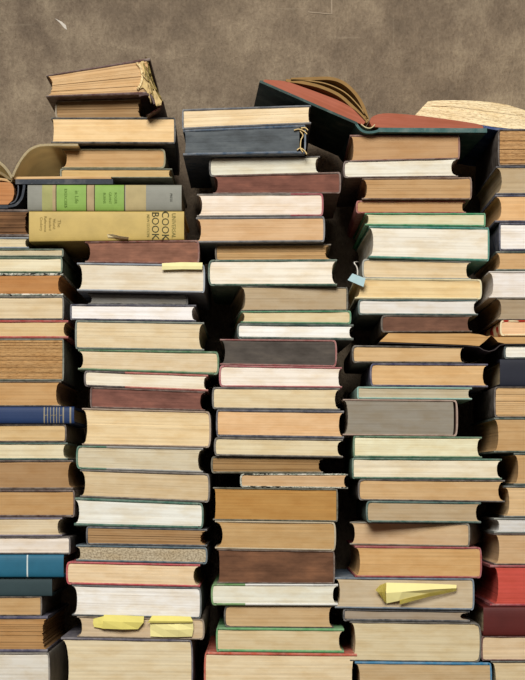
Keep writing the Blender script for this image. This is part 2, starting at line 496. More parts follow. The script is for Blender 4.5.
def ribbon(name, pts, th, Y0, Y1, mat, parent, org, yaw=0.0, sm=True, th2=None, grain=None, nd=1, rough=0.0, seed=1):
    """a bent sheet or board: strips of quads, so bends stay clean"""
    if sm: pts = smooth_path(pts)
    up_dn = ribbon_outline(pts, th, th2); n = len(pts)
    bm = bmesh.new(); uvl = bm.loops.layers.uv.new('UVMap'); rng = random.Random(seed)
    tn = math.tan(math.radians(yaw))
    L = [0]
    for i in range(1, n): L.append(L[-1] + math.hypot(pts[i][0] - pts[i - 1][0], pts[i][1] - pts[i - 1][1]) * S)
    rings = []
    for k in range(nd + 1):
        Y = Y0 + (Y1 - Y0) * k / nd
        r = []
        for j, (x, y) in enumerate(up_dn):
            X = PX(x, Y0) - (Y - Y0) * tn
            Yj = Y + (rng.uniform(-rough, rough) if k in (0, nd) else 0)
            i = j if j < n else 2 * n - 1 - j
            r.append((bm.verts.new(Vector((X, Yj, PZ(y, Y0))) - org), L[i], (0 if j < n else th * S), Y))
        rings.append(r)
    def face(items):
        f = bm.faces.new([i[0] for i in items])
        for lp, it in zip(f.loops, items): lp[uvl].uv = (it[1] + it[3] * .3, it[2])
    for r in (rings[0], rings[-1]):
        for i in range(n - 1): face([r[i], r[i + 1], r[2 * n - 2 - i], r[2 * n - 1 - i]])
    m = 2 * n
    for k in range(nd):
        for i in range(m): face([rings[k][i], rings[k][(i + 1) % m], rings[k + 1][(i + 1) % m], rings[k + 1][i]])
    return finish(name, bm, mat, parent, None)

# ------------------------------------------------------------------ stacks
# one row: x0, x1 (cover ends on the front), yL, yR (lower edge at x0 and x1), page colour, cover colour, look, options
W0, W1, W2, W3, W4 = 'leftmost stack', 'second stack', 'middle stack', 'fourth stack', 'rightmost stack'

def build(stack, top, rows, rank=1):
    """top = (x0, y0, x1, y1) of the line the first book's top follows; each row's lower edge is the next one's top"""
    t = line(*top); made = []
    for r in rows:
        if r[0] == 'skip':            # something else lies here; r[1] = lower line
            t = line(*r[1]); rank += r[2] if len(r) > 2 else 1; continue
        x0, x1, yl, yr, page, cover, look, kw = r
        b = line(x0, yl, x1, yr)
        made.append(book(x0, x1, b, t, page, cover, look, stack=stack, rank=rank, **kw))
        t = b; rank += 1
    return made

d = dict
col1a = build(W1, (46, 76.8, 147, 60), [
    (46, 150, 98.8, 96, 'cda56e', '45171a', 'worn dark red hardback with torn spine and yellowed pages', d(rec=-9, pk='old', nospine=True, bt=2.2, conc=4, depth=.16, pb_in=0, inset=2)),
    (55, 143, 117, 116.5, 'a07c4c', '6f5c3c', 'thin old book with brown pages under the torn book', d(rec=10, sp='L', pk='old', bt=1.4, depth=.14)),
    (51, 175.5, 143.2, 143.2, 'e2bd82', '1c1f24', 'thick cream-paged hardback with black cover', d(rec=0, bt=2, bulge=2, conc=1, yaw=1.5, depth=.2)),
    ('skip', (51, 146.2, 175, 146.2), 0),
    (62, 165.5, 166, 166, 'bd935a', '7d7550', 'olive hardback with tan pages beside the curled open leaves', d(rec=14, bt=1.4)),
    (60, 172, 175.8, 175.8, 'c6a463', '5a5f4a', 'thin yellow-paged grey-green book above the open navy board', d(rec=14, sp='L', bt=1.3)),
])
# two books whose backs face the viewer
line_184 = line(15, 184.6, 180, 184.6)
line_211 = line(28, 211.3, 183, 211.3)
line_240 = line(29, 242, 183, 240)

col1b = build(W1, (29, 242, 183, 240), [
    (85, 199.5, 262.5, 264.5, '86563f', '6b2f22', 'hardback with brown-stained page edges under the yellow cookbook', d(bt=1.8, bulge=4)),
    (77, 205, 291, 293, 'dccfb6', '7f8894', 'off-white-paged hardback in blue-grey cover with cream paper tab', d(bulge=2.5, bt=2)),
    (88, 188, 304, 304.5, '8c8880', '23262a', 'thin grey-paged dark book set back', d(rec=16, bt=2.4)),
    (70, 196, 320, 322, 'e9e3df', '2b2f48', 'white-paged slim hardback in navy cover', d(sp='L', bulge=1.5, bt=2)),
    (75, 204, 349, 351, 'd9c399', '5d6a62', 'cream-paged hardback with frayed grey-green cover', d(sp='L', bulge=2, bt=2, pk='')),
    (78, 219, 370, 375, 'd8c199', '3c6a45', 'cream-paged hardback in leaf green cover', d(bt=2.3)),
    (84, 208, 386.5, 391.5, 'e6dac2', '34262d', 'white-paged hardback with red and black jacket', d(sp='L', cut=(.33, 'a8564e'), bt=2)),
    (90, 205, 408, 411, '7a4a3c', '51302a', 'hardback with chocolate brown page edges and brown cover', d(sp='L', bulge=2, bt=1.6)),
    (82, 211, 445.5, 448, 'e3c793', '8d7866', 'thick warm cream-paged hardback with pale brown cover', d(bt=2)),
    (76, 203, 469, 473, 'cdbf9f', '2e6a57', 'smudged grey-cream-paged hardback, green and grey jacket', d(sp='L', cut=(.24, '8b8b88'), bt=2)),
    (80, 210, 497.5, 503, 'd0b78b', '5b5550', 'thick beige-paged hardback with cream-edged dark cover', d(bt=2.2)),
    (74, 203.5, 526, 529, 'e4e2d6', '1f5a4c', 'white-paged hardback in deep green cover', d(bt=2.8)),
    (86, 207, 545, 547, 'ab8350', '26303f', 'brown-paged slim hardback in dark blue cover', d(sp='L', bulge=2.5, bt=2, pk='old', conc=5)),
    (76, 207.5, 561.5, 564.5, 'c4b392', '2e4d5c', 'slim hardback with speckled page edges and blue cover', d(pk='speck', bt=2.2)),
    (66, 200, 584.5, 587.5, 'e6c99c', 'b23a45', 'cream-paged hardback in bright red cover', d(sp='L', bt=2.2, conc=5)),
    (72, 201.5, 616, 619, 'ebe6de', '39444b', 'thick white-paged hardback in slate cover', d(bt=1.8, bulge=3.5)),
    (77, 204.5, 637.5, 640, 'cfb690', '7d6b58', 'beige-paged book with two yellow sticky notes', d(bt=1.6, bulge=4)),
    (61, 193, 700, 700, 'dcc9a0', '4a4656', 'very thick cream-paged hardback in purple-grey cover', d(bt=2.6, bulge=4, conc=6)),
], rank=9)

col0 = build(W0, (-90, 209, 30, 209), [
    (-88, 30, 237, 237, '6f4a26', '331a14', 'dark book with brown page edges under the open book', d(sp='L', bt=3, pk='old')),
    (-85, 28.5, 248.5, 248.5, 'd2c096', '76828a', 'cream-paged thin hardback in grey-blue cover', d(sp='L', bt=1.8)),
    (-60, 63.5, 257, 257, 'c3b38e', '2d4a3a', 'very thin pale-paged book in dark green cover', d(bt=1.8, bulge=1.5)),
    (-58, 62.5, 273, 273, 'ddd0ac', '33563f', 'cream-paged hardback in green cover', d(bt=1.8, bulge=2)),
    (-60, 63, 296, 296, 'b57a36', '6a7a6c', 'orange-brown-paged book with marbled cover boards', d(ck='marble', sp='L', bt=2.4)),
    (-62, 64, 320, 320, 'd2bb91', '4b4a44', 'beige-paged hardback with dark grey cover', d(bt=1.8, bulge=2)),
    (-56, 68, 338.5, 338.5, 'd3b47c', 'a0302a', 'tan-paged hardback in red cover', d(sp='L', bt=2.4)),
    (-62, 64, 381, 381, 'b98d50', '515a4e', 'thick book with ragged tan page edges', d(bt=1.8, bulge=1.5, pk='rough')),
    (-64, 61, 406.5, 406.5, 'c39556', '4b4034', 'golden tan-paged book above the blue spine', d(sp='L', bt=1.4)),
    ('skip', (-50, 424, 74, 424)),
    (-60, 66.5, 442.5, 442.5, 'd0ae74', '3a2a22', 'tan-paged book with dark brown cover under the blue spine', d(bt=1.8, bulge=3)),
    (-56, 67.5, 460, 460, 'd9cba4', '23504a', 'cream-paged slim hardback in teal cover', d(sp='L', bt=1.8)),
    (-52, 73, 489.5, 489.5, 'a8804e', '4a3a34', 'thick brown-paged book with dark cover', d(sp='L', bt=2)),
    (-52, 75, 517.5, 517.5, 'bd9154', '3d1f1c', 'tan-paged hardback in maroon cover', d(bt=2.6, bulge=3)),
    (-60, 62, 536.5, 536.5, 'd6c19b', '6f6878', 'cream-paged hardback in mauve-grey cover', d(sp='L', bt=1.8)),
    (-54, 70.5, 554.5, 554.5, 'e2d5c6', '3b3335', 'white-paged slim hardback above the teal spine', d(bt=1.8, bulge=2)),
    ('skip', (-60, 577.5, 63, 577.5)),
    ('skip', (-70, 596.5, 52, 596.5)),
    (-78, 42, 616, 616, 'c29a60', '3d3128', 'tan-paged narrow book under the slate spine', d(bt=1.2, bulge=1.5)),
    (-76, 47.5, 652.5, 652.5, 'b98a4c', '2e2f52', 'golden-paged book with navy cover', d(sp='L', bt=3.2, pk='old')),
    (-74, 50, 700, 700, 'd9d2c4', '7a746c', 'thick off-white-paged book at the foot of the pile', d(bt=2, bulge=3)),
], rank=2)

col2 = build(W2, (182, 108.8, 311, 104.6), [
    (182, 311, 129.6, 124, 'e3c99c', '4c525c', 'cream-paged hardback in slate grey cover', d(sp='L', bt=2.2, bulge=1.5, conc=1)),
    (183, 306, 155.5, 153.5, '50565a', '1e3f5a', 'navy hardback with grey-dyed pages and frayed corner', d(sp='R', bt=2.6, bulge=2.5, conc=1, pb_in=5, depth=.215)),
    (209, 320, 174.5, 171.5, 'd2cdb8', '2b2a2c', 'pale grey-paged thin book with black cover', d(rec=14, sp='L', bt=1.6)),
    (213, 341, 193.5, 193, '754535', '5a3a31', 'hardback with chestnut page edges and brown cover', d(rec=4, bt=1.7, bulge=3, yaw=0)),
    (197, 323.5, 217, 216, 'e6d5c2', '6e6862', 'white-paged hardback with crimson-ended jacket', d(cut=(.74, '8c1f35'), bt=1.8, bulge=3.5)),
    (196, 325, 243, 242, 'd2a876', '5d5f64', 'tan-paged hardback in dark grey cover', d(bt=2.2, bulge=3)),
    (215, 331, 259.5, 259, 'c0965a', '4f3f2c', 'tan-paged slim book with torn edge', d(rec=14, sp='L', bt=1.6, pk='old', conc=4)),
    (208, 337, 286, 286, 'e7dcc8', '184a3c', 'white-paged lined hardback in dark green cover', d(sp='L', bt=2.4, bulge=6)),
    (241, 349, 311, 309.5, 'b39c78', '3a3a30', 'grey-tan-paged book turned to show its shadowed side', d(yaw=5, bt=1.2, bulge=1.5, inset=1)),
    (241, 352, 323, 323.5, 'd8c496', '2f7a53', 'cream-paged thin book in bright green cover', d(yaw=4, bt=1.7, bulge=3)),
    (237, 354, 339, 340, 'ece9e2', '173b37', 'white-paged slim hardback in black-green cover', d(sp='L', yaw=2.5, bt=2.6)),
    (220, 337, 365, 367, '4f4740', '8c4a48', 'hardback with charcoal page edges and dull red cover', d(bt=1.6, bulge=4)),
    (219, 342, 387, 388, 'ebdfcf', 'a2545a', 'white-paged hardback in rose red cover', d(sp='L', bt=1.8, conc=2)),
    (212, 340, 409, 410.5, 'dbc69a', '4f4e4c', 'cream-paged book with worn frayed grey cover', d(sp='L', bt=1.8, bulge=3, pk='')),
    (216, 344, 437, 439, 'e3b57c', '33384a', 'peach-paged hardback in blue-black cover', d(sp='L', bt=2.6, bulge=3)),
    (214, 343, 456, 458, 'dcca9f', '4d4842', 'pale cream-paged hardback in charcoal cover', d(sp='L', bt=2, conc=4)),
    (211, 323, 473.5, 473.5, 'a07a44', '4a4530', 'olive-brown-paged narrow book', d(rec=6, sp='L', bt=2, pk='old')),
    (240, 348, 487.5, 489, 'cda573', '6a6a60', 'thin tan book with speckled marbled boards', d(ck='marble', sp='L', bt=1.8)),
    (213, 338, 520.5, 522, 'b8842f', '41402c', 'thick golden-ochre-paged hardback', d(bt=1.6, bulge=1.5, conc=1)),
    (215, 336, 549, 551, 'c29a5c', 'b0a184', 'tan-paged hardback in pale buff cover', d(bt=1.8, bulge=4, conc=6)),
    (217, 335, 583.5, 584, '70482c', '4b3022', 'thick book with dark brown page edges', d(bt=1.4, bulge=2, conc=1)),
    (211, 338, 605.5, 606, 'e0dcc8', '5a8a4c', 'white-paged hardback with green and white jacket', d(sp='L', cut=(.27, 'd9d8d2'), bt=2.4)),
    (224, 334, 627.5, 628.5, 'c9a672', '2f2a24', 'tan-paged book set in under the white-jacketed one', d(rec=4, sp='L', bt=1)),
    (216, 344, 652, 653.5, 'd6bf90', '4f9457', 'beige-paged hardback in grass green cover', d(sp='L', bt=2.8, bulge=2)),
    (204, 357, 700, 700, 'e2cb9f', 'b9482c', 'wide cream-paged hardback in orange-red cover', d(sp='L', bt=3, bulge=3)),
])

col3 = build(W3, (350, 132.6, 459, 133.2), [
    (350, 460, 160.5, 157.5, 'b98d5a', '71382c', 'tan-paged hardback in rust brown cover', d(bt=2, bulge=2, conc=2, rec=10)),
    (343, 458, 178, 177, 'dcd5c2', '4b3330', 'off-white-paged book with ragged edge', d(sp='L', bt=1.4, conc=5)),
    (362, 472, 199.5, 199.5, 'bb915a', '6a4a34', 'tan-paged worn brown hardback', d(bt=1.6, bulge=2.5)),
    (356, 466, 212.5, 212.5, 'bd8f58', '8c2a20', 'tan-paged thin hardback in brick red cover', d(sp='L', rec=6, bt=1.6)),
    (365, 486, 225.5, 226.5, 'd6d0a8', '1f8050', 'pale-paged thin hardback in emerald green cover', d(yaw=1, bt=2, bulge=1.5)),
    (369, 490, 258, 261, 'e6ddca', '1c7a6c', 'thick white-paged hardback in turquoise green cover', d(yaw=1.5, bt=2.4, bulge=2, inset=1)),
    (362, 471, 278, 279, 'd6bd92', '8a8d86', 'beige-paged book with the blue tag', d(rec=6, sp='L', bt=1.6)),
    (355, 482, 299, 299.5, 'e3c487', 'd0c49a', 'yellow-cream-paged hardback in ivory cover', d(bt=2, bulge=4)),
    (358, 478, 315, 315.5, 'dcd6cd', '2a4c4c', 'grey-white-paged slim book with dark teal cover', d(sp='L', bt=1.8)),
    (381, 472, 332.5, 332, '714a35', '3a2e24', 'narrow book with cocoa brown page edges', d(sp='L', bt=1.3, bulge=4)),
    ('skip', (352, 345, 464, 346.5)),
    (352, 464, 363, 363.5, 'd3ac72', '2e2720', 'tan-paged worn black hardback', d(sp='L', bt=1.8, conc=2)),
    (370, 488, 386.5, 387.5, 'd8ac6d', '2c2e55', 'golden-paged hardback in royal navy cover', d(sp='L', bt=2)),
    (357, 472, 399, 400, 'bcae8e', '7fa89c', 'thin grey-paged book in aqua cover', d(sp='L', bt=1.8, bulge=1.5)),
    (343, 458, 435.5, 436.5, '8f8676', '9c7f70', 'thick grey-paged hardback with pinkish brown cover', d(bt=1.6, bulge=4, pb_in=2.5)),
    (353, 482, 457.5, 458.5, 'e4dcb4', '3b6a4c', 'pale yellow-paged hardback in sage green cover', d(sp='L', bt=2, bulge=2, conc=3)),
    (352, 502, 479, 480, 'e6d8b8', '2e604e', 'wide cream-paged hardback in pine green cover', d(sp='L', bt=2.2, bulge=2)),
    (358, 505, 500.5, 502.5, 'cda56c', '3b3433', 'wide tan-paged book with black cover and slanted fore-edge', d(sp='L', bt=1.6, conc=5)),
    (366, 481, 522.5, 523.5, 'b9a079', '2f5a55', 'grey-tan-paged hardback in teal green cover', d(sp='L', bt=2.2)),
    (348, 470, 546, 547, 'c9a87a', '6b6354', 'tan-paged book turned to show its grey spine', d(yaw=-13, bt=1.6, bulge=3)),
    (355, 482, 577.5, 578.5, 'd3a35e', '8e2030', 'golden-paged hardback in crimson cover', d(bt=2, bulge=4)),
    (335, 474.5, 608.5, 610.5, 'c9b490', '5a6d7e', 'beige-paged hardback holding a folded yellow paper', d(bt=2, bulge=3)),
    (343, 470, 621.5, 623, 'a3917a', '34363c', 'thin grey-paged book with thick black boards', d(sp='L', bt=2.6, rec=3, conc=8)),
    (350, 481.5, 661, 662.5, 'd6c397', '4d4a44', 'very thick cream-paged book with sloping page edges', d(bt=1.2, bulge=6, conc=4)),
    (355, 492, 700, 700, 'c6a878', '2377a0', 'tan-paged hardback in bright blue cover', d(bt=3, bulge=3)),
], rank=2)

col4 = build(W4, (499, 129, 620, 129), [
    (498, 618, 166, 166, 'b98c52', '33201a', 'thick rough-paged brown book under the pale open book', d(sp='L', pk='rough', bt=1.6, bulge=2)),
    (496, 616, 194.5, 194.5, 'b9a078', '2f3346', 'grey-tan-paged book with navy board', d(bt=1.6, conc=5, inset=1)),
    (495, 620, 222.5, 222.5, 'dcab6c', '20294c', 'peach-paged hardback in navy cover', d(bt=2.2, conc=5)),
    (499, 622, 251, 251, 'e9e2da', '222b4a', 'thick white-paged hardback in midnight blue cover', d(sp='L', bt=2.4, bulge=2)),
    (496, 616, 271, 271, 'cba066', '27423c', 'tan-paged book with bottle green cover', d(bt=2, inset=1)),
    (489, 618, 298, 298, 'e3dad2', 'cfc8bf', 'white-paged book in white cover', d(bt=1.6, inset=1)),
    (497, 614, 320, 320, 'a89272', '55483a', 'grey-brown-paged worn book above the red-spotted one', d(bt=1.2, inset=1)),
    (500, 612, 336, 336, 'e6b784', 'e0cda6', 'peach-paged book in cream cover with red spots', d(sp='L', ck='spot', bt=2, bulge=4)),
    ('skip', (499, 344.8, 620, 344.8)),
    (504, 622, 359, 359, 'e8e3d4', '2b4044', 'white-paged slim hardback in dark slate cover', d(sp='L', bt=2)),
    ('skip', (500, 386.5, 622, 386.5)),
    (494, 618, 417.5, 417.5, 'd2aa70', '3a2c28', 'tan-paged thick book under the black-backed one', d(sp='L', bt=1.2, bulge=3, pk='old')),
    (494, 616, 453, 453, 'c3995e', '26403a', 'brown-tan-paged thick hardback in dark green cover', d(bt=2.2, inset=1)),
    (514, 622, 485.5, 485.5, 'c79c60', '24423c', 'tan-paged book set far in with green board', d(bt=2, inset=1)),
    (504, 622, 518, 518, 'd8b27a', '3c4a4c', 'golden cream-paged hardback in slate green cover', d(bt=2.2, inset=2)),
    (494, 618, 533.5, 533.5, 'd3d0cb', '6f7672', 'grey-white-paged thin book in grey cover', d(bt=1.8, inset=3)),
    (494, 620, 565, 565, 'cda674', '4a3430', 'thick tan-paged book above the red-edged one', d(bt=1.4, inset=2)),
    (490, 616, 606.5, 606.5, 'cf4430', '8e1c2e', 'thick hardback with bright red page edges', d(bt=2.6, inset=5)),
    ('skip', (483, 636, 620, 636)),
    (481, 618, 661, 661, 'e0c397', '5b2420', 'cream-paged hardback under the dark red spine', d(sp='L', bt=1.6, bulge=3)),
    (491, 618, 700, 700, 'd6be8f', '3d4642', 'thick beige-paged book at the foot of the column', d(bt=1.8)),
], rank=2)

# ------------------------------------------------------------------ books with their backs to the viewer
ink = plain_mat('dark_ink', '3b3a1e', 0.7)
def col1_spines():
    e, fr, sp, strip, W = spine_book(27.5, 181.5, line_211, line_184, '807f74', 'd8c9a4',
        'grey cloth book with two bright green spine labels, back outward, above the cookbook', 'books in the second stack', rec=-2, ck='smooth')
    gm = plain_mat('green_label', '7f9f4a', 0.6, 0.12, 90); tm = plain_mat('tan_band', 'a5906c', 0.7, 0.2, 60)
    om = plain_mat('olive_stain', '98965f', 0.7, 0.15, 70); dm = plain_mat('dark_rule', '4a4018', 0.7)
    def U(px): return PX(px, -0.002) - fr.X0
    strip(U(42), U(52.5), 0.00010, 'worn_cloth_band', om, sp, 1, 13)
    strip(U(52.5), U(56), 0.00012, 'spine_band', tm, sp, 1, 13)
    strip(U(87), U(94), 0.00012, 'spine_band', tm, sp, 1, 13)
    strip(U(125.5), U(146), 0.00012, 'spine_band', plain_mat('faded_band', 'a8976c', 0.7, 0.15, 50), sp, 1, 13)
    for a, b in ((56.6, 86.2), (95, 124)):
        strip(U(a), U(b), 0.00018, 'spine_label', gm, sp, 1, 13)
    for a in (56, 86.5, 94.4, 124.4): strip(U(a - .45), U(a + .45), 0.00026, 'label_rule', dm, sp, 1, 13, 2)
    g_ink = plain_mat('green_ink', '4d6a1c', 0.7)
    Y = -0.002 - 0.0003
    lettering('EXERCISES', sp, fr.org, 65.5, 198, 0.0046, g_ink, Y)
    lettering('in Life', sp, fr.org, 76.5, 197, 0.0062, g_ink, Y)
    for px, tx in ((115.5, 'ROGER'), (110, 'GRANT'), (104.2, 'BURNS')):
        lettering(tx, sp, fr.org, px, 198, 0.0042, g_ink, Y, sx=.95)
    lettering('PRESS', sp, fr.org, 171, 197.5, 0.0038, plain_mat('grey_ink', '55564e', 0.7), -0.0024)
    e, fr, sp, strip, W = spine_book(29, 184, line_240, line_211, 'b79d5a', 'd8c9a4',
        'mustard yellow cookbook lying with its lettered back outward', 'books in the second stack', rec=-2, bulge=0.0025, ck='smooth')
    Y = -0.0022
    lettering('COOK', sp, fr.org, 165, 225.6, 0.0118, ink, Y, sx=0.95)
    lettering('BOOK', sp, fr.org, 155, 225.6, 0.0118, ink, Y, sx=0.95)
    lettering('UNIVERSAL', sp, fr.org, 173.5, 225.6, 0.0066, plain_mat('olive_ink', '77703a', .7), Y, sx=0.86)
    lettering('NEW EDITION', sp, fr.org, 148, 225.6, 0.0044, plain_mat('olive_ink', '77703a', .7), Y, sx=0.9)
    sm_ink = plain_mat('brown_ink', '7d6a34', 0.7)
    for px, py, tx, sz in ((59, 223.5, 'The', .0056), (54, 224, 'World', .0044), (50, 224, 'Standard', .0042), (45.3, 224, 'Reference', .0044), (41.2, 224, 'Cookery', .0044)):
        lettering(tx, sp, fr.org, px, py, sz, sm_ink, Y)
col1_spines()

gold = plain_mat('faded_gold', '8f866f', 0.5, 0.3, 90)
def col0_spines():
    e, fr, sp, strip, W = spine_book(-70, 74, line(-50, 424, 74, 424), line(-64, 406.5, 61, 406.5), '1d3258', 'cdb88a',
        'royal blue book with gold-banded back outward, tenth down in the leftmost stack'.replace('tenth', 'eleventh'), 'books in the leftmost stack', rec=-4)
    def U(px): return PX(px, -0.004) - fr.X0
    for a, b in ((43.6, 44.8), (47.2, 47.9), (50.2, 50.8), (53.2, 54.2), (56.2, 57), (59, 59.6), (62.6, 64), (69.5, 71.2)):
        strip(U(a), U(b), 0.00014, 'gilt_band', gold, sp, 2, 12, 2)
    for x in (45.8, 52, 55.2, 60.8):
        lettering('S', sp, fr.org, x, 415.3, 0.004, gold, -0.0043)
    e, fr, sp, strip, W = spine_book(-80, 63.5, line(-60, 577.5, 63, 577.5), line(-54, 554.5, 70.5, 554.5), '22617a', 'cdb88a',
        'teal blue cloth book with a single pale line on its back', 'books in the leftmost stack', rec=-3)
    def U2(px): return PX(px, -0.003) - fr.X0
    strip(U2(26.6), U2(28), 0.00014, 'pale_rule', plain_mat('pale_rule', 'c9d4d2', .6), sp, 1, 13, 2)
    spine_book(-80, 52, line(-70, 596.5, 52, 596.5), line(-60, 577.5, 63, 577.5), '2e3f42', 'b9ab90',
        'dark slate grey book with plain back outward, under the teal one', 'books in the leftmost stack', rec=3, bulge=.002)
col0_spines()
spine_book(500, 628, line(500, 386.5, 622, 386.5), line(504, 359, 622, 359), '1e202c', 'c9b48a',
    'black-blue book with plain back outward in the rightmost stack', 'books in the rightmost stack', rec=0, bulge=.002)
spine_book(483.5, 624, line(483, 636, 620, 636), line(490, 606.5, 616, 606.5), '58201c', 'c9b48a',
    'dark maroon book with plain back outward under the red-edged book', 'books in the rightmost stack', rec=-3, bulge=.0035)

# ------------------------------------------------------------------ torn binding of the top book in the second stack
def torn_binding():
    e, fr = col1a[0]; o = fr.org; Y = -0.011
    dk = cover_mat('3a1a14', '', 1); ol = plain_mat('frayed_backing', '8f7c46', 0.9, 0.5, 140); pale_ = plain_mat('torn_parchment', 'cdb27c', 0.9, 0.4, 170)
    sp = ribbon('spine', [(146, 57.5), (148.5, 66), (151, 76), (155, 87), (160, 97), (162.5, 102.5)], 1.6, Y + .004, Y + .15, ol, e, o, rough=.003, nd=4)
    ribbon('torn_flap', [(162.6, 101), (162.4, 104), (159.5, 108), (153, 112), (146.5, 115.8)], 1.6, Y - .002, Y + .09, dk, e, o, rough=.003, nd=3)
    extrude('torn_lining', [(139.5, 64), (141, 61.2), (143.6, 60.6), (145.2, 66), (148.6, 75), (150, 77), (152.8, 86), (156, 91.5), (158.2, 95.4), (161.8, 101.6), (161, 105), (157.8, 104.2), (156.6, 106.2), (154.6, 101), (150.6, 97.4), (149, 98.2), (146.4, 91), (143, 87.6), (140, 89), (142.6, 82), (142.9, 74)],
            Y + .0012, Y + .03, pale_, e, o, rough=.0015, seed=5, grain=((140, 62), (160, 103)))
    ribbon('torn_lining', [(143.6, 63), (146.6, 73), (149.5, 81), (153.4, 89)], 1.3, Y - .0012, Y + .02, ol, e, o, rough=.0006, seed=8)
    ribbon('backing_strip', [(136.5, 62.5), (140.5, 67), (142.3, 75), (141, 83), (137.5, 89)], 2.2, Y - .0006, Y + .12, plain_mat('mull_cloth', 'e0c796', 0.9, 0.2, 200), e, o, rough=.0012, nd=2)
    ribbon('cover_edge', [(139, 95.5), (146, 94), (150.5, 95.5), (153, 99), (154.5, 104)], 2.2, Y, Y + .13, dk, e, o)
    rng = random.Random(3)
    for i in range(6):
        x = rng.uniform(143, 152); y = 58 + (x - 143) * 2.8 + rng.uniform(0, 16)
        ribbon('loose_thread', [(x, y), (x + rng.uniform(-2, 3), y + rng.uniform(2, 5)), (x + rng.uniform(-1, 5), y + rng.uniform(6, 12))], 0.5,
               Y - .003 - i * 2e-4, Y + .001, pale_ if i % 2 else ol, e, o)
torn_binding()

def frayed_head():
    e, fr = col2[1]; o = fr.org; th = plain_mat('torn_paper', 'd2b680', 0.9, 0.15, 120)
    for k, pts in enumerate(([(294, 130), (299, 129), (304, 131), (307, 134)], [(300, 131), (303, 135), (301, 140), (300.5, 148), (303, 152)],
                [(297, 150), (300, 148), (304, 150), (307, 154)], [(301, 128), (305, 127.5), (308, 130)])):
        ribbon('loose_thread', pts, 0.9, -0.002 - k * 3e-4, 0.004, th, e, o)
frayed_head()

# ------------------------------------------------------------------ open book bridging the first two stacks
def open_curled():
    Y0, Y1 = 0.0, 0.19
    org = Vector((PX(16), 0.1, PZ(208.7)))
    e = root('open_book', org)
    tag(e, 'open navy book with leaves curling up, bridging the leftmost and second stacks', 'open book')
    nv = cover_mat('1f2630', '', 2)
    pm = page_mat('cfa56a', 'old', 3); om = page_mat('b9793c', 'old', 2); lf = thin_paper('curled_paper', 'ddceaa', 0.62)
    ribbon('cover_board', [(-92, 206.6), (8, 206.6)], 3.6, Y0, Y1, nv, e, org, sm=False)
    ribbon('spine', [(8, 206.4), (16, 204.5), (21.5, 198), (23.5, 190), (24, 184.5), (21, 181.4)], 2.4, Y0 + .001, Y1 - .001, nv, e, org)
    ribbon('spine_lining', [(10, 203.5), (15, 201), (17.6, 195), (18.3, 188), (17.6, 183)], 1.1, Y0 + .002, Y1 - .002, cover_mat('3a3d44', '', 1), e, org)
    ribbon('cover_board', [(15.5, 181.6), (113, 181.6)], 5.0, Y0, Y1, nv, e, org, sm=False)
    extrude('page_block', [(-88, 204.5), (-90, 195), (-88, 184), (0, 182), (9, 182.3), (12.5, 184), (14, 189), (14.2, 194), (12.5, 200), (8, 204.4)], Y0 + .003, Y1 - .003, om, e, org, grain=((0, 0), (1, 0)))
    ribbon('page_block', [(12.5, 178), (60, 177.6), (111, 177.6)], 2.4, Y0 + .003, Y1 - .003, pm, e, org, sm=False)
    ribbon('curled_leaves', [(12.5, 176.5), (16.5, 167.5), (22.5, 157.5), (30, 149.5), (39, 145.6), (50, 144.7), (64, 144.7), (78, 144.8)], 2.2, Y0 - .004, Y1 - .012, lf, e, org, nd=6, rough=.0006)
    ribbon('curled_leaves', [(-80, 161), (-30, 157), (-8, 159), (2, 164.5), (8.5, 172), (12, 178)], 2.6, Y0 + .002, Y1 - .012, lf, e, org)
    ribbon('curled_leaves', [(-84, 172), (-30, 170), (-4, 172), (4, 175), (9.5, 179.5), (12, 181)], 2.6, Y0 + .003, Y1 - .012, thin_paper('curled_paper', 'b39d74'), e, org)
    ribbon('curled_leaves', [(-86, 179), (-20, 178), (2, 179.3), (11, 181.5)], 2.4, Y0 + .003, Y1 - .01, pm, e, org)
open_curled()

